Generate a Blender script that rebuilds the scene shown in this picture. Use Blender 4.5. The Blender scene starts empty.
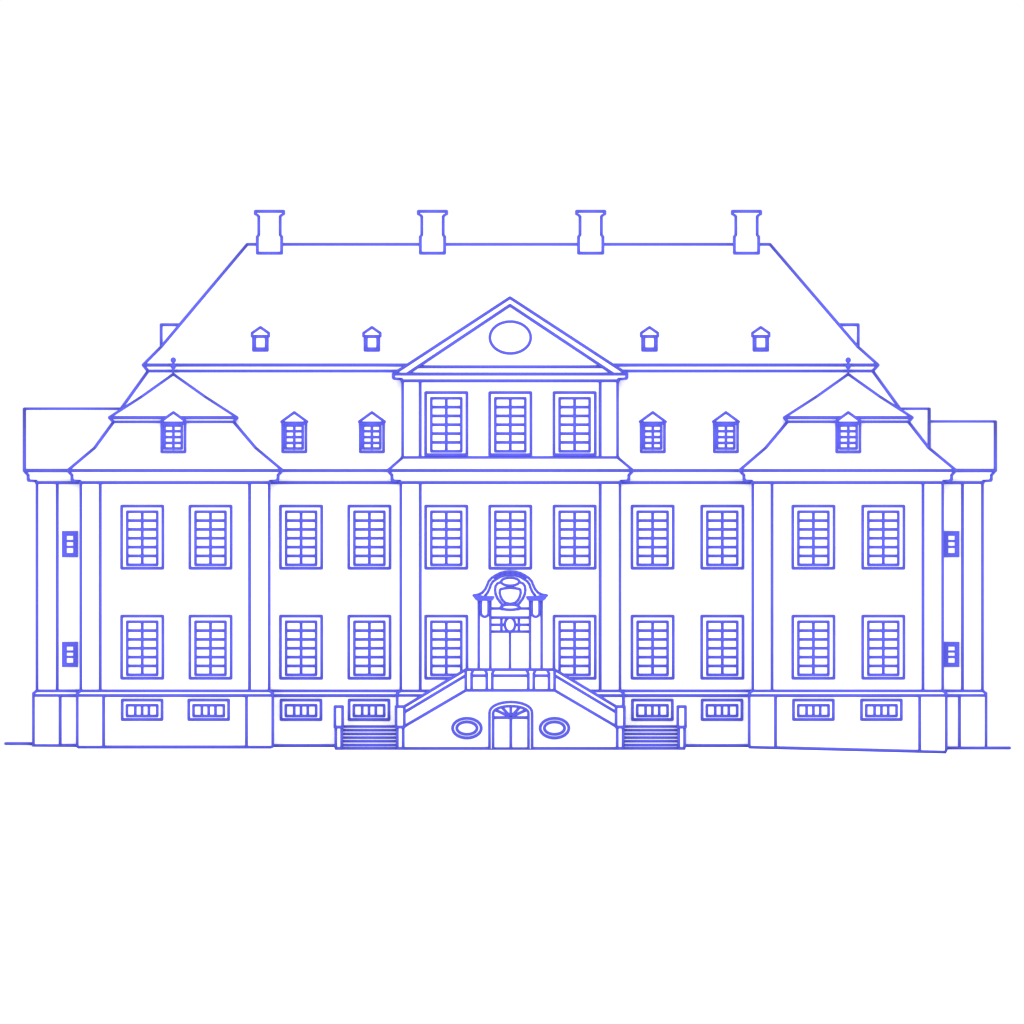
# A baroque palace: white rendered walls and roofs, every edge picked out with round blue beading.
import bpy, bmesh, math
from mathutils import Vector, Matrix
S = 16.0                                  # 16 drawing units = 1 m
C = bpy.context.scene.collection
def X(u): return (u - 512.0) / S
def Z(v): return (748.5 - v) / S
R = 1.55 / S                              # beading radius
AX = 510.2                                # axis of symmetry

def mat(name, col, rough, noise=0.02):
    m = bpy.data.materials.new(name); m.use_nodes = True
    nt = m.node_tree; b = nt.nodes['Principled BSDF']
    b.inputs['Roughness'].default_value = rough
    b.inputs['Specular IOR Level'].default_value = 0.2
    tc = nt.nodes.new('ShaderNodeTexCoord'); n = nt.nodes.new('ShaderNodeTexNoise')
    n.inputs['Scale'].default_value = 1.3; n.inputs['Detail'].default_value = 4
    r = nt.nodes.new('ShaderNodeValToRGB')
    r.color_ramp.elements[0].position = .3; r.color_ramp.elements[1].position = .7
    r.color_ramp.elements[0].color = tuple(c * (1 - noise) for c in col) + (1,)
    r.color_ramp.elements[1].color = tuple(min(1, c * (1 + noise)) for c in col) + (1,)
    nt.links.new(tc.outputs['Object'], n.inputs['Vector'])
    nt.links.new(n.outputs['Fac'], r.inputs['Fac'])
    nt.links.new(r.outputs['Color'], b.inputs['Base Color'])
    return m
WHITE = mat('white_render', (.88, .88, .88), .9)
ROOFW = mat('white_roof_slate', (.87, .87, .88), .8)
GLASS = mat('pale_glass', (.88, .88, .88), .35)
GROUND = mat('white_ground', (.88, .88, .88), .95)
BLUE = mat('blue_beading', (.075, .080, .555), .8, 0.03)

class MB:
    """Collects white solids (material 0) and blue beading (material 1) into ONE mesh."""
    made = 0
    def __init__(s, k=1.0):
        s.bm = bmesh.new(); s.seen = set()
        MB.made += 1; s.k = k * (1 + .004 * (MB.made % 7 - 3))      # no two beads ever lie in the very same surface
    def again(s, *pts):
        key = frozenset(tuple(round(c, 3) for c in p) for p in pts)
        if key in s.seen: return True
        s.seen.add(key); return False
    def poly(s, vs, faces, mi=0):
        b = [s.bm.verts.new(v) for v in vs]
        for f in faces:
            try: fc = s.bm.faces.new([b[i] for i in f]); fc.material_index = mi
            except ValueError: pass
    def box(s, x0, x1, y0, y1, z0, z1, mi=0):
        s.poly([(x, y, z) for x in (x0, x1) for y in (y0, y1) for z in (z0, z1)],
               [(0,1,3,2),(4,6,7,5),(0,4,5,1),(2,3,7,6),(0,2,6,4),(1,5,7,3)], mi)
    def ub(s, u0, u1, y0, y1, v0, v1, mi=0):        # box from drawing units (v0 upper, v1 lower)
        s.box(X(u0), X(u1), y0, y1, Z(v1), Z(v0), mi)
    def ball(s, p, r=R, seg=8, mi=1):
        if s.again(p): return
        r *= s.k * 1.002
        bmesh_v = bmesh.ops.create_uvsphere(s.bm, u_segments=seg, v_segments=max(5, seg // 2 + 1), radius=r, matrix=Matrix.Translation(p))
        for v in bmesh_v['verts']:
            for f in v.link_faces: f.material_index = mi; f.smooth = True
    def rod(s, p, q, r=R, n=10):
        p, q = Vector(p), Vector(q); d = q - p
        if d.length < 1e-5 or s.again(p, q): return
        r *= s.k
        d.normalize()
        a = Vector((0, 0, 1)) if abs(d.z) < .9 else Vector((0, 1, 0))
        e = d.cross(a).normalized(); f = d.cross(e)
        vs = []
        for c in (p, q):
            for i in range(n):
                t = 2 * math.pi * (i + .5) / n
                vs.append(c + e * (r * math.cos(t)) + f * (r * math.sin(t)))
        b = [s.bm.verts.new(v) for v in vs]
        for i in range(n):
            j = (i + 1) % n
            fc = s.bm.faces.new((b[i], b[j], b[n + j], b[n + i])); fc.material_index = 1; fc.smooth = True
        s.bm.faces.new(b[:n][::-1]).material_index = 1; s.bm.faces.new(b[n:]).material_index = 1
    def path(s, pts, closed=False, r=R, joints=True):
        k = len(pts)
        for i in range(k if closed else k - 1): s.rod(pts[i], pts[(i + 1) % k], r)
        if joints:
            for p in pts: s.ball(p, r)
    def upath(s, pts, y, closed=False, r=R): s.path([(X(u), y, Z(v)) for u, v in pts], closed, r)
    def urect(s, u0, u1, v0, v1, y, r=R): s.upath([(u0, v0), (u1, v0), (u1, v1), (u0, v1)], y, True, r)
    def oval(s, u, v, a, b, y, n=40, r=R):
        s.upath([(u + a * math.cos(2 * math.pi * i / n), v + b * math.sin(2 * math.pi * i / n)) for i in range(n)], y, True, r)
    def slab(s, pts, y0, y1, mi=0):                # drawing-unit outline extruded in depth
        n = len(pts)
        vs = [(X(u), y0, Z(v)) for u, v in pts] + [(X(u), y1, Z(v)) for u, v in pts]
        s.poly(vs, [tuple(range(n)), tuple(range(2 * n - 1, n - 1, -1))] + [(i, i + n, (i + 1) % n + n, (i + 1) % n) for i in range(n)], mi)
    def frame(s, o, i, y0, y1, mi=0):              # ring between outer and inner outline (same count), extruded
        n = len(o)
        vs = [(X(u), y, Z(v)) for y in (y0, y1) for L in (o, i) for u, v in L]
        F = []
        for k in range(n):
            j = (k + 1) % n
            F += [(k, j, n + j, n + k), (2*n + k, 3*n + k, 3*n + j, 2*n + j), (k, 2*n + k, 2*n + j, j), (n + k, n + j, 3*n + j, 3*n + k)]
        s.poly(vs, F, mi)
    def loft(s, rings, lines=(), corners=(), mi=0, out={}):
        """rings: (u0,u1,y0,y1,v) rectangles from bottom to top; lines: ring indices beaded; corners: (ring a, ring b) spans beaded."""
        P = []
        for u0, u1, y0, y1, v in rings:
            x0, x1, z = X(u0), X(u1), Z(v)
            P.append([(x0, y0, z), (x1, y0, z), (x1, y1, z), (x0, y1, z)])
        vs = [p for q in P for p in q]; F = [(3, 2, 1, 0)]
        for k in range(len(P) - 1):
            for i in range(4):
                j = (i + 1) % 4; F.append((4*k + i, 4*k + j, 4*k + 4 + j, 4*k + 4 + i))
        t = 4 * (len(P) - 1); F.append((t, t + 1, t + 2, t + 3))
        s.poly(vs, F, mi)
        for k in lines:
            e = out.get(k, 0) / S; q = P[k]
            s.path([(q[0][0]-e, q[0][1]-e, q[0][2]), (q[1][0]+e, q[1][1]-e, q[1][2]), (q[2][0]+e, q[2][1]+e, q[2][2]), (q[3][0]-e, q[3][1]+e, q[3][2])], True)
        for a, b in corners:
            for i in range(4): s.path([P[k][i] for k in range(a, b + 1)])
    def mesh(s, name, m=WHITE):
        bmesh.ops.remove_doubles(s.bm, verts=[v for v in s.bm.verts if all(f.material_index == 0 for f in v.link_faces)], dist=1e-4)
        bmesh.ops.dissolve_degenerate(s.bm, edges=s.bm.edges, dist=1e-5)
        bmesh.ops.recalc_face_normals(s.bm, faces=s.bm.faces)
        me = bpy.data.meshes.new(name); s.bm.to_mesh(me); s.bm.free()
        me.materials.append(m); me.materials.append(BLUE)
        return me
    def build(s, name, parent=None, m=WHITE, loc=None):
        return put(name, s.mesh(name, m), parent, loc)
def put(name, me, parent=None, loc=None):
    o = bpy.data.objects.new(name, me); C.objects.link(o)
    if parent: o.parent = parent
    if loc: o.location = loc
    return o
def copy_tree(o, parent, loc):
    c = o.copy(); C.objects.link(c); c.parent = parent; c.location = loc
    for ch in list(o.children):
        d = ch.copy(); C.objects.link(d); d.parent = c
    return c
def mir(pts): return [(2 * AX - u, v) for u, v in pts]
def sym(half): return half + mir(half)[::-1]

# ------------------------------------------------------------------ palace
pal = bpy.data.objects.new('palace', None); C.objects.link(pal)
pal['label'] = 'wide white baroque palace with blue outlined windows, corner pavilions, mansard roof and central pediment'
pal['category'] = 'palace'

E, T, B0 = 470.5, 482.6, 691.0             # eave line, cornice foot, plinth top
YM, YP, YC, YW, YA = 0.0, -5.0, -1.5, 2.5, -1.0     # fronts: main, pavilions, centre, side wings, attic storey

def steps(m, a, b):                        # bead along the underside of the cornice at each corner
    for i in (0, 1):
        for j in (2, 3): m.path([(X(a[i]), a[j], Z(a[4])), (X(b[i]), b[j], Z(b[4]))])
def block(u0, u1, y0, y1, base_v, base_line=True):
    """wall, plinth and cornice of one rectangular body"""
    w = MB(1.06); w.loft([(u0, u1, y0, y1, B0), (u0, u1, y0, y1, T)], corners=[(0, 1)]); w.build('wall', pal)
    o = 3.6; d = o / S
    p = MB(1.06)
    p.loft([(u0-o, u1+o, y0-d, y1+d, 755), (u0-o, u1+o, y0-d, y1+d, base_v), (u0-o, u1+o, y0-d, y1+d, 695.6), (u0-o, u1+o, y0-d, y1+d, 693.4), (u0, u1, y0, y1, B0)],
           lines=[1, 2, 4] if base_line else [2, 4], corners=[(1, 4)] if base_line else [(2, 4)], out={4: .9})
    pl = p
    def ring(off, v): return (u0 - off, u1 + off, y0 - off / S, y1 + off / S, v)
    c = MB(1.06)
    c.loft([ring(0, T), ring(2.2, 479.8), ring(9, 479.3), ring(9, 475), ring(11.2, 472.6), ring(13, E)], lines=[0, 5], corners=[(0, 5)], out={0: .9})
    steps(c, ring(8.6, 480.3), ring(2.2, 480.6)); c.build('cornice', pal)
    return pl
block(100, 925, YM, 18.4, 745.6).build('plinth', pal)
block(81, 269, YP, 6.75, 747).build('plinth', pal)
block(401, 619.8, YC, 4, 748.4).build('plinth', pal)
block(37.2, 110, YW, 14, 745.4).build('plinth', pal)
block(915, 982.3, YW, 14, 748).build('plinth', pal)
# right-hand pavilion: the ground falls away along it, so its foot line slopes
p = block(753, 942.5, YP, 6.75, 747, False)
d = 3.6 / S; xa, xb = X(749.4), X(946.1)
p.path([(xa, YP-d, Z(695.6)), (xa, YP-d, Z(747)), (xb, YP-d, Z(752)), (xb, YP-d, Z(695.6))])
p.path([(xa, YP-d, Z(747)), (xa, 6.75+d, Z(747)), (xb, 6.75+d, Z(752)), (xb, YP-d, Z(752))])
p.build('plinth', pal)

def pilaster(a, b, y, line, v0, v1, side=None):
    m = MB(1.06); m.ub(min(a, b), max(a, b), y - .05, y + .1, v0, v1)
    m.upath([(line, v0), (line, v1)], y - .05); m.build('pilaster', pal)
for a, b, y in ((81.6, 100.2, YP), (268.4, 249.6, YP), (753.6, 772, YP), (941.9, 923, YP), (37.8, 57.2, YW), (981.7, 962.5, YW), (401.6, 420.2, YC), (619.2, 600.2, YC)):
    pilaster(a, b, y, b, T, B0)
for a, b, y, v in ((78, 103.6, YP, 747), (272, 246.5, YP, 747), (750, 775.5, YP, 747.8), (945.5, 919.7, YP, 751.2), (34.2, 60.1, YW, 745.4), (985.3, 959.5, YW, 748), (398, 424, YC, 748)):
    pilaster(a, b, y - 3.6 / S, b, 695.6, v)

# ---- roofs
yb = 18.4
m = MB(1.1)
m.loft([(87, 938, -.8, yb + .8, E - .1), (100, 920, 0, yb, 448), (121, 900, 1.3, yb - 1.3, 409), (148.3, 872.5, 3.0, yb - 3.0, 371)],
       lines=[3], corners=[(0, 3)], out={3: .6})
m.build('mansard_roof', pal, ROOFW)
m = MB(1.12)
m.loft([(148.2, 872.6, 2.99, yb - 2.99, 371), (143.3, 878, 2.7, yb - 2.7, 365), (161, 858, 3.8, yb - 3.8, 347.2), (247.2, 770, 9.2, 9.2, 244.6)],
       lines=[1, 3], corners=[(0, 3)])
m.build('upper_roof', pal, ROOFW)
def pav_roof(c, l, r, l2, r2, l3, r3, l4, r4):
    yc = .9
    def ring(a, b, v): return (a, b, yc - (c - a) / S, yc + (b - c) / S, v)
    m = MB(1.12)
    m.loft([ring(l, r, E - .1), ring(l2, r2, 448.2), ring(l3, r3, 421.8)], lines=[2], corners=[(0, 2)], out={2: .4})
    m.loft([ring(l3, r3, 421.8), ring(l4, r4, 417.6), ring(c - 32, c + 32, 397.1), (c, c, yc, yc, 374.4)], lines=[1], corners=[(0, 3)])
    o = m.build('pavilion_roof', pal, ROOFW)
    f = MB()
    f.ball((X(c), yc, Z(360.1)), 2.9 / S, 16)
    f.rod((X(c), yc, Z(374)), (X(c), yc, Z(360)), 1.1 / S)
    for (va, ra), (vb, rb) in (((362.6, 1.1), (366.0, 3.4)), ((366.0, 3.4), (369.6, 1.1))):
        bmesh.ops.create_cone(f.bm, segments=16, radius1=rb / S, radius2=ra / S, depth=abs(vb - va) / S, cap_ends=True,
                              matrix=Matrix.Translation((X(c), yc, Z((va + vb) / 2))))
    for fc in f.bm.faces: fc.material_index = 1
    f.build('finial', o)
pav_roof(173.3, 68, 282.4, 94.5, 255.8, 113.8, 233.4, 109.4, 237)
pav_roof(848.2, 739.6, 955.8, 765.5, 928.8, 787.6, 908.2, 784.4, 912.2)

# side-wing roofs, ridge running left to right, upright gable ends
def gable(u0, u1, v, y0, y1, end):
    m = MB(1.18); yc = (y0 + y1) / 2
    A = [[(X(u), y0, Z(E)), (X(u), yc, Z(v)), (X(u), y1, Z(E))] for u in (u0, u1)]
    m.poly(A[0] + A[1], [(0, 1, 2), (5, 4, 3), (0, 3, 4, 1), (1, 4, 5, 2), (0, 2, 5, 3)])
    m.path([A[0][1], A[1][1]]); m.path(A[end], True)
    m.path([A[0][0], A[1][0]]); m.path([A[0][2], A[1][2]])
    m.build('wing_roof', pal, ROOFW)
gable(24.4, 122, 409.2, 1.7, 14.8, 0)
gable(915, 995.4, 422, 1.7, 14.8, 1)
gable(898, 929.2, 409.2, 1.2, 15.3, 1)

# ---- chimneys
def chimney_mesh():
    m = MB(1.06); f = []
    for hw, v in ((12.1, 253.1), (12.1, 237), (10.6, 235), (10.6, 216.5), (12.2, 214.6), (14.1, 213.8), (14.1, 211.4)):
        f.append((512 - hw, 512 + hw, -.55 - (hw - 12.1) / S, .55 + (hw - 12.1) / S, v))
    m.loft(f, lines=[0, 6], corners=[(0, 6)])
    return m.mesh('chimney')
cm = chimney_mesh()
for u in (269.5, 432.5, 590.7, 746.5): put('chimney', cm, pal, (X(u), 9.2, 0))

# ---- windows
def main_window():
    o = [(-20.6, 0), (20.6, 0), (20.6, 62.1), (-20.6, 62.1)]; i = [(-15.1, 5.5), (15.1, 5.5), (15.1, 58.8), (-15.1, 58.8)]
    t = lambda L: [(u + 512, v + 748.5) for u, v in L]
    m = MB(); m.frame(t(o), t(i), -.12, .05); m.upath(t(o), -.12, True)
    g = MB(); g.slab(t(i), -.02, .04)
    s = MB(); s.upath(t(i), -.08, True)
    for v in (14.5, 23.3, 32.1, 41, 49.8): s.upath(t([(-15.1, v), (15.1, v)]), -.06)
    s.upath(t([(0, 5.5), (0, 58.8)]), -.06)
    w = m.build('window', pal); g.build('glass', w, GLASS); s.build('sash', w)
    return w
WU = (142.25, 210.5, 301.1, 369.4, 446.3, 510.3, 574.6, 652.6, 722.3, 813.4, 883.3)
def yof(u): return YP if u < 270 or u > 750 else (YC if 400 < u < 620 else YM)
spots = [(u, 506.1, yof(u)) for u in WU] + [(u, 616.1, yof(u)) for u in WU if abs(u - 510.3) > 5] + [(u, 392.6, YA) for u in WU[4:7]]
w0 = main_window()
for k, (u, v, y) in enumerate(spots):
    loc = (X(u), y, Z(v))
    if k == 0: w0.location = loc
    else: copy_tree(w0, pal, loc)

def basement_window():
    o = [(-19.9, 0), (19.9, 0), (19.9, 19.4), (-19.9, 19.4)]; i = [(-15.2, 5), (15.2, 5), (15.2, 16), (-15.2, 16)]
    t = lambda L: [(u + 512, v + 748.5) for u, v in L]
    m = MB(); m.frame(t(o), t(i), -.1, .05); m.upath(t(o), -.1, True)
    g = MB(); g.slab(t(i), -.02, .04)
    s = MB(); s.upath(t(i), -.07, True)
    for u in (-6.8, 0, 6.8): s.upath(t([(u, 5), (u, 16)]), -.06)
    w = m.build('basement_window', pal); g.build('glass', w, GLASS); s.build('grille', w)
    return w
b0 = basement_window()
for k, u in enumerate((142.1, 208.7, 301, 369, 652.4, 722, 813.4, 881.4)):
    loc = (X(u), yof(u) - 3.6 / S, Z(700.1))
    if k == 0: b0.location = loc
    else: copy_tree(b0, pal, loc)

for uc, in ((70,), (951.5,)):
    for v0, v1, bars in ((530.9, 557.3, (541, 546.9)), (641.7, 667.1, (651.5, 656.9))):
        a = 8.1 if uc < 500 else 8.0; h = 3.1
        O = [(uc-a, v0), (uc+a, v0), (uc+a, v1), (uc-a, v1)]; I = [(uc-h, v0+5), (uc+h, v0+5), (uc+h, v1-4.4), (uc-h, v1-4.4)]
        m = MB(); m.frame(O, I, YW - .12, YW + .05, 1); w = m.build('wing_window', pal)
        g = MB(); g.slab(I, YW - .02, YW + .04); g.build('glass', w, GLASS)
        for b in bars:
            s = MB(); s.ub(uc-h, uc+h, YW - .09, YW - .02, b - 1.2, b + 1.2, 1); s.build('glazing_bar', w)

# ---- dormers
def dormer(kind):
    t = lambda L: [(u + 512, v + 748.5) for u, v in L]
    m = MB(.95); D = 2.6
    if kind == 'large':
        body = [(-11.7, 0), (11.7, 0), (11.7, 29.2), (-11.7, 29.2)]; rf = [(-12.8, -.9), (0, -10.2), (12.8, -.9)]
        m.slab(t(body), 0, D); m.slab(t(rf), -.03, D)
        m.upath(t(body), 0, True); m.upath(t([rf[0], rf[1], rf[2]]), -.03)
        for u in (-11.7, 11.7): m.path([(u/S, 0, 0), (u/S, D, 0)])
        m.path([(0, 0, 10.2/S), (0, D, 10.2/S)])
        w = MB(.9); fr = [(-8.8, 2.4), (8.4, 2.4), (8.4, 25.9), (-8.8, 25.9)]
        w.upath(t(fr), -.05, True)
        w.upath(t([(-10.4, 1), (9.6, 1)]), -.05); w.upath(t([(-10.4, 1), (-10.4, 26.4)]), -.04, r=R*.7)
        for v in (3.2, 8.6, 14.5, 20.3): w.upath(t([(-8.8, v), (8.5, v)]), -.05, r=R * (1 if v > 4 else .8))
        w.upath(t([(0, 2), (0, 26.2)]), -.05)
    else:
        body = [(-7.0, 0), (7.0, 0), (7.0, 14.2), (-7.0, 14.2)]; rf = [(-8.4, 0), (-8.4, -3), (0, -8.8), (8.4, -3), (8.4, 0)]
        m.slab(t(body), 0, D); m.slab(t(rf), -.03, D)
        m.upath(t(body), 0, True); m.upath(t(rf), -.03)
        m.path([(0, 0, 8.8/S), (0, D, 8.8/S)])
        w = MB(); w.urect(512-5.6, 512+5.8, 748.5+.4, 748.5+12.7, -.05)
    d = m.build('dormer', pal); w.build('casement', d)
    return d
d0 = dormer('large')
for k, u in enumerate((173.4, 294.3, 371.9, 652.8, 725.9, 848.3)):
    loc = (X(u), -4.7 if k in (0, 5) else -.4, Z(422.6))
    if k == 0: d0.location = loc
    else: copy_tree(d0, pal, loc)
d1 = dormer('small')
for k, u in enumerate((260.4, 371.9, 649.5, 760.8)):
    loc = (X(u), 3.2, Z(336.1))
    if k == 0: d1.location = loc
    else: copy_tree(d1, pal, loc)
# dormers on the hipped ends, seen from the side
for a, b in ((161.2, 186), (858.2, 834)):
    m = MB(1.06); y0, y1 = 8.3, 10.1
    x0, x1 = sorted((X(a), X(b)))
    m.box(x0, x1, y0, y1, Z(347), Z(324.8))
    xf = X(a)
    m.path([(xf, y0, Z(347)), (xf, y0, Z(324.8)), (xf, y1, Z(324.8)), (xf, y1, Z(347))], True)
    for y in (y0, y1): m.path([(xf, y, Z(324.8)), (X(b), y, Z(324.8))])
    m.build('side_dormer', pal, ROOFW)

# ---- centre: skirt roof, attic storey, pediment
m = MB(1.06); m.loft([(388, 632.8, YC - .81, 3.4, E - .1), (402.8, 617.4, YA, 3.4, 457.6)], lines=[1], corners=[(0, 1)], out={1: .9}); m.build('skirt_roof', pal, ROOFW)
m = MB(1.06); m.loft([(402.8, 617.4, YA, 5, 457.6), (402.8, 617.4, YA, 5, 380.8)], corners=[(0, 1)]); m.build('attic_wall', pal)
for a, b in ((403.4, 420.1), (616.8, 600.2)): pilaster(a, b, YA, b, 380.8, 457.6)
def ringA(off, v): return (402.8 - off, 617.4 + off, YA - off / S, 5, v)
m = MB(1.06); m.loft([ringA(0, 380.8), ringA(2.4, 377.9), ringA(9.4, 377.3), ringA(9.4, 374.1)], lines=[0, 3], corners=[(0, 3)], out={0: .9}); steps(m, ringA(9, 378.2), ringA(2.4, 378.8)); m.build('attic_cornice', pal)
tri = [(393.4, 374.1), (510, 297.7), (627, 374.1)]; itr = [(406.8, 374.1), (510, 305.2), (613.6, 374.1)]
m = MB(1.06); yf = YA - 9.4 / S
m.slab(itr, yf + .12, yf + .5)
m.frame(tri, itr, yf, yf + .5)
m.upath(tri, yf - .01); m.upath(itr[:], yf - .01)
m.upath([(418, 366.8), (602.8, 366.8)], yf + .1)
pd = m.build('pediment', pal)
m = MB(); m.oval(510.3, 337.5, 20.4, 15.9, yf + .08, 56)
m.slab([(510.3 + 19 * math.cos(i * math.pi / 20), 337.5 + 14.6 * math.sin(i * math.pi / 20)) for i in range(40)], yf + .07, yf + .3); m.build('oval_window', pd)
m = MB(); m.slab([(394, 373.6), (510, 298), (626.4, 373.6)], yf + .5, 6.2); m.build('gable_roof', pal, ROOFW)

# ---- portal round the upper door
por = MB(.91); y = YC - .35
for s_ in (0, 1):
    f = (lambda L: mir(L)) if s_ else (lambda L: L)
    q = f([(478.8, 600), (490.3, 600), (490.3, 692), (478.8, 692)])
    por.slab(q, y, YC + .1); por.upath([q[0], q[3]], y); por.upath([q[1], q[2]], y)
q = [(490.3, 604), (530.1, 604), (530.1, 617.5), (490.3, 617.5)]
por.slab(q, y + .1, YC + .1); por.upath([(490.3, 617.5), (530.1, 617.5)], y + .1); por.upath([(490.3, 608.5), (530.1, 608.5)], y + .1)
portal = por.build('portal', pal)
oc = [(473.6, 595.4), (478.3, 594.7), (482.4, 592.6), (485.4, 589), (487.2, 585), (488.6, 581.4), (491.6, 578), (496, 575.2), (500, 573.2), (504.8, 572), (510.2, 571.6)]
ic = [(485.2, 595.6), (488, 592), (489.8, 588), (491, 584.4), (493, 581.4), (496.6, 579), (500.4, 576.7), (505, 575.3), (510.2, 574.9)]
m = MB(.91); O = oc[:-1] + [oc[-1]] + mir(oc[:-1])[::-1]; I = ic + mir(ic[:-1])[::-1]
m.slab(O + [(545.5, 598), (540, 601), (530.5, 601), (530.5, 606), (489.9, 606), (489.9, 601), (480.4, 601), (474.9, 598)], y + .09, YC + .1)
m.upath(O, y + .1, r=R); m.upath(I, y + .1, r=R)
m.upath([(494, 578.2), (499, 575.4), (504.6, 573.7), (510.2, 573.2), (515.8, 573.7), (521.4, 575.4), (526.4, 578.2)], y + .09, r=R * .5)
m.build('arched_hood', portal)
for s_ in (0, 1):
    f = (lambda L: mir(L)) if s_ else (lambda L: L)
    m = MB(.91); m.slab(f([(473.7, 594.9), (478, 594.5), (484, 595.9), (494, 596), (494.2, 597.6), (493.2, 599.6), (491.4, 600.9), (477.6, 600.9), (475.2, 599.4), (473.6, 597.2)]), y - .25, y + .2, 1); m.build('capital', portal)
    m = MB(.91); n = 10
    pts = [(481, 600)] + [(484.75 - 3.75 * math.cos(math.pi * i / n), 612.8 + 3.9 * math.sin(math.pi * i / n)) for i in range(n + 1)] + [(488.5, 600)]
    m.slab(f(pts), y - .14, y + .02); m.upath(f(pts), y - .12); m.build('bracket', portal)
m = MB(.91); yc_ = y - .12
sh = [(500.8, 582.2), (497.4, 583.6), (495.6, 586.2), (495.1, 590), (495.7, 594), (497.6, 598.4), (501, 603), (503.4, 605)]
m.slab(sym(sh), yc_ - .02, y + .2)
m.upath(sh, yc_); m.upath(mir(sh), yc_)
inn = [(510.2, 587.8), (505, 588.3), (501, 589), (500, 590), (499.7, 593), (500.6, 596.6), (502.4, 600), (505.2, 602.8), (510.2, 604)]
m.upath(inn, yc_ - .03); m.upath(mir(inn), yc_ - .03)
m.slab([(510.2 + 8.8 * math.cos(i * math.pi / 16), 581.7 + 3.8 * math.sin(i * math.pi / 16)) for i in range(32)], yc_ - .06, y + .2)
m.oval(510.2, 581.7, 9, 3.9, yc_ - .05)
m.slab([(510.2 + 9 * math.cos(i * math.pi / 16), 607.2 + 2.6 * math.sin(i * math.pi / 16)) for i in range(32)], yc_ - .06, y + .2)
m.oval(510.2, 607.2, 9.2, 2.5, yc_ - .05)
m.upath([(501.6, 609.3), (518.8, 609.3)], yc_ - .04, r=R * .8)
m.build('cartouche', portal)
m = MB(.91); yd = YC - .12
m.slab([(490.3, 617.5), (530.1, 617.5), (530.1, 692), (490.3, 692)], yd, YC + .1)
m.upath([(490.3, 631.6), (530.1, 631.6)], yd); m.upath([(510, 631.6), (510, 692)], yd)
dr = m.build('door', portal)
fan = m = MB(.91)
for a, b in ((490.3, 504.8), (515.4, 530.1)): m.upath([(a, 624.8), (b, 624.8)], yd)
for u in (501.4, 518.9): m.upath([(u, 617.5), (u, 631.6)], yd)
m.slab([(510 + 5 * math.cos(i * math.pi / 14), 624.6 + 7 * math.sin(i * math.pi / 14)) for i in range(28)], yd - .06, yd + .1)
m.oval(510, 624.6, 5.1, 6.9, yd - .05)
m.build('transom_light', portal)

# ------------------------------------------------------------------ entrance staircase
st = bpy.data.objects.new('entrance_staircase', None); C.objects.link(st)
st['label'] = 'white double staircase with blue edged parapets climbing from both sides to the portal'
st['category'] = 'staircase'
yS, yB = -6.5, -1.78
m = MB()
prof = [(404, 755), (404, 726.4), (466, 690.3), (554.4, 690.3), (616.4, 726.4), (616.4, 755)]
m.slab(prof, yS, yS + .5); m.upath([(403, 748.4), (617.4, 748.4)], yS)
m.ub(466, 554.4, yS + .5, yB, 690.3, 755)
m.build('front_wall', st)
m = MB()
par = [(404.2, 726.4), (404.2, 706.6), (465.8, 669.6), (465.8, 690.3)]
for f in (lambda L: L, mir):
    q = f(par); m.slab(q, yS - .04, yS + .34)
    m.upath([q[1], q[2]], yS - .04); m.upath([q[0], q[3]], yS - .04)
    m.upath(f([(404.8, 712), (465.8, 675.4)]), yS - .04)
    m.path([(X(q[1][0]), yS + .34, Z(q[1][1])), (X(q[2][0]), yS + .34, Z(q[2][1]))])
    m.build('sloping_parapet', st); m = MB()
m.bm.free()
m = MB(); m.ub(465.8, 554.6, yS - .04, yS + .3, 669.6, 690.3)
m.urect(465.8, 554.6, 669.6, 690.3, yS - .04)
for a, b in ((471.6, 486.8), (492.3, 528.3), (533.8, 549)):
    m.upath([(a, 690.3), (a, 673.6), (a + 1.6, 670.2)], yS - .04); m.upath([(b, 690.3), (b, 673.6), (b - 1.6, 670.2)], yS - .04)
    m.upath([(a, 675.7), (b, 675.7)], yS - .04)
m.build('landing_parapet', st)
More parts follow.
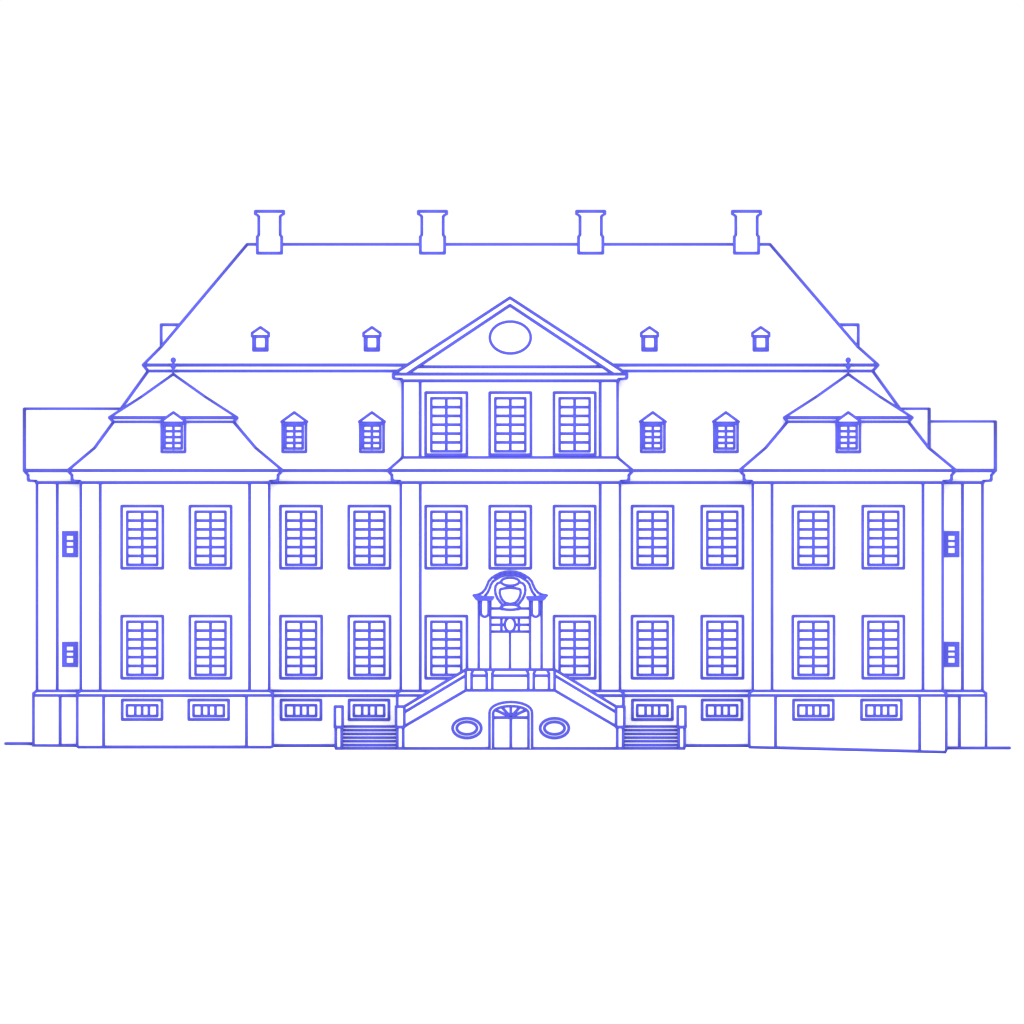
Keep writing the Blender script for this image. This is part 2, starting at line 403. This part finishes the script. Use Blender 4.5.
for f in (lambda L: L, mir):
    # front steps
    lv = [748.3, 745, 741.2, 737.6, 733.9, 730.2, 726.5]
    m = MB(); u0, u1 = sorted(p[0] for p in f([(341.7, 0), (397.2, 0)]))
    for i in range(1, 7):
        yy = yS + .06 + .24 * (i - 1)
        m.ub(u0, u1, yy, yB, lv[i], lv[i - 1] if i > 1 else 755)
        m.upath([(u0, lv[i]), (u1, lv[i])], yy, r=R * .92)
    m.upath([(u0, lv[0]), (u1, lv[0])], yS + .06)
    m.build('front_steps', st)
    # inner flight hidden behind the sloping parapet
    m = MB(); n = 14
    for i in range(n):
        ua = 404 + 62 * i / n; q = sorted(p[0] for p in f([(ua, 0), (466, 0)]))
        m.ub(q[0], q[1], yS + .5, yB, 726.4 - 36.1 * (i + 1) / n, 726.4 - 36.1 * i / n if i else 755)
    m.ub(*sorted(p[0] for p in f([(397.2, 0), (404, 0)])), yS + 1.2, yB, 726.5, 755)
    m.build('upper_flight', st)
    # cheek wall at the outer side
    m = MB(); u0, u1 = sorted(p[0] for p in f([(335.8, 0), (341.7, 0)]))
    m.ub(u0, u1, yS, yB, 727, 755); m.urect(u0, u1, 727, 748.4, yS)
    for u in (u0, u1): m.path([(X(u), yS, Z(727)), (X(u), yB, Z(727))])
    m.build('cheek_wall', st)
    for a, b in ((334.9, 342.6), (396.1, 404.3)):
        m = MB(); u0, u1 = sorted(p[0] for p in f([(a, 0), (b, 0)]))
        ya = yS - .08
        m.loft([(u0, u1, ya, ya + .5, 727), (u0, u1, ya, ya + .5, 706.6)], lines=[0, 1], corners=[(0, 1)])
        m.build('newel_post', st)
    m = MB(); u0, u1 = sorted(p[0] for p in f([(397.3, 0), (403.2, 0)]))
    m.ub(u0, u1, yS - .02, yS + 1.2, 727, 755); m.urect(u0, u1, 727, 748.4, yS - .02); m.build('pedestal', st)
# garden door
def arch(hw, sp, top, k=16, base=748.5):
    uc = 510.8
    return [(uc - hw, base)] + [(uc - hw * math.cos(math.pi * i / k), sp - (sp - top) * math.sin(math.pi * i / k) ** .9) for i in range(k + 1)] + [(uc + hw, base)]
o, i_ = arch(21.3, 713, 702), arch(17.7, 713.4, 706)
m = MB(.93); m.frame(o, i_, yS - .14, yS + .05); m.upath(o, yS - .14); m.upath(i_, yS - .12)
dsur = m.build('garden_door', st)
m = MB(); m.slab(i_, yS - .05, yS + .05)
m.upath([(510.8, 717.6), (510.8, 748.4)], yS - .08); m.upath([(493.1, 717.6), (528.5, 717.6)], yS - .08)
m.build('door_leaf', dsur)
m = MB()
for e in ((496.2, 710.4), (502.2, 707.6), (510.8, 706), (519.4, 707.6), (525.4, 710.4)): m.upath([(510.8, 717), e], yS - .08, r=R * .95)
m.build('fanlight', dsur)
for uc in (466.9, 554.5):
    def el(a, b): return [(uc + a * math.cos(i * math.pi / 24), 728.1 + b * math.sin(i * math.pi / 24)) for i in range(48)]
    m = MB(); m.frame(el(14.3, 9.8), el(10, 6.1), yS - .1, yS + .05); m.oval(uc, 728.1, 14.3, 9.8, yS - .1, 48); m.oval(uc, 728.1, 10.1, 6.2, yS - .1, 48)
    w = m.build('oval_window', st)
    m = MB(); m.slab(el(10, 6.1), yS - .03, yS + .03); m.build('glass', w, GLASS)

# ------------------------------------------------------------------ ground and paths
m = MB()
gp = [(-6000, 746), (5, 746), (33, 746.9), (76, 747.2), (78, 748.8), (271, 748.8), (274, 747.4), (334, 747.4), (335, 750), (685.4, 750), (686, 747.4), (748, 747.4),
      (749.4, 748.8), (946.1, 753.7), (948, 749.8), (1010, 749.8), (7000, 749.8), (7000, 1400), (-6000, 1400)]
m.slab(gp, -60, 700)
g = m.build('ground', None, GROUND); g['kind'] = 'structure'
for u0, u1, v, y0 in ((5.6, 34, 743.6, 4.5), (946, 1009.6, 748, 2.2)):
    m = MB(); m.ub(u0, u1, y0, y0 + 6, v, 754)
    m.upath([(u0, v), (u1, v)], y0)
    k = m.build('path', None, GROUND); k['kind'] = 'structure'; k['label'] = 'raised white path with a blue kerb edge beside the palace wing'

# ------------------------------------------------------------------ light and camera
sl = bpy.data.lights.new('sun', 'SUN'); sl.energy = 2.5; sl.angle = math.radians(20); sl.color = (1, .99, .98)
so = bpy.data.objects.new('sun', sl); C.objects.link(so); so.rotation_euler = (math.radians(86), 0, math.radians(0))
w = bpy.data.worlds.new('World'); bpy.context.scene.world = w; w.use_nodes = True
bg = w.node_tree.nodes['Background']; bg.inputs['Color'].default_value = (1, 1, 1, 1); bg.inputs['Strength'].default_value = 1.0
cd = bpy.data.cameras.new('camera'); cam = bpy.data.objects.new('camera', cd); C.objects.link(cam)
cd.type = 'ORTHO'; cd.ortho_scale = 1024 / S; cd.clip_end = 1500; cd.clip_start = .1
cam.location = (0, -95, Z(512)); cam.rotation_euler = (math.radians(90), 0, 0)
sc = bpy.context.scene; sc.camera = cam
sc.view_settings.view_transform = 'Standard'; sc.view_settings.look = 'None'
sc.view_settings.gamma = 1; sc.view_settings.exposure = .06
sc.cycles.max_bounces = 12; sc.cycles.diffuse_bounces = 8
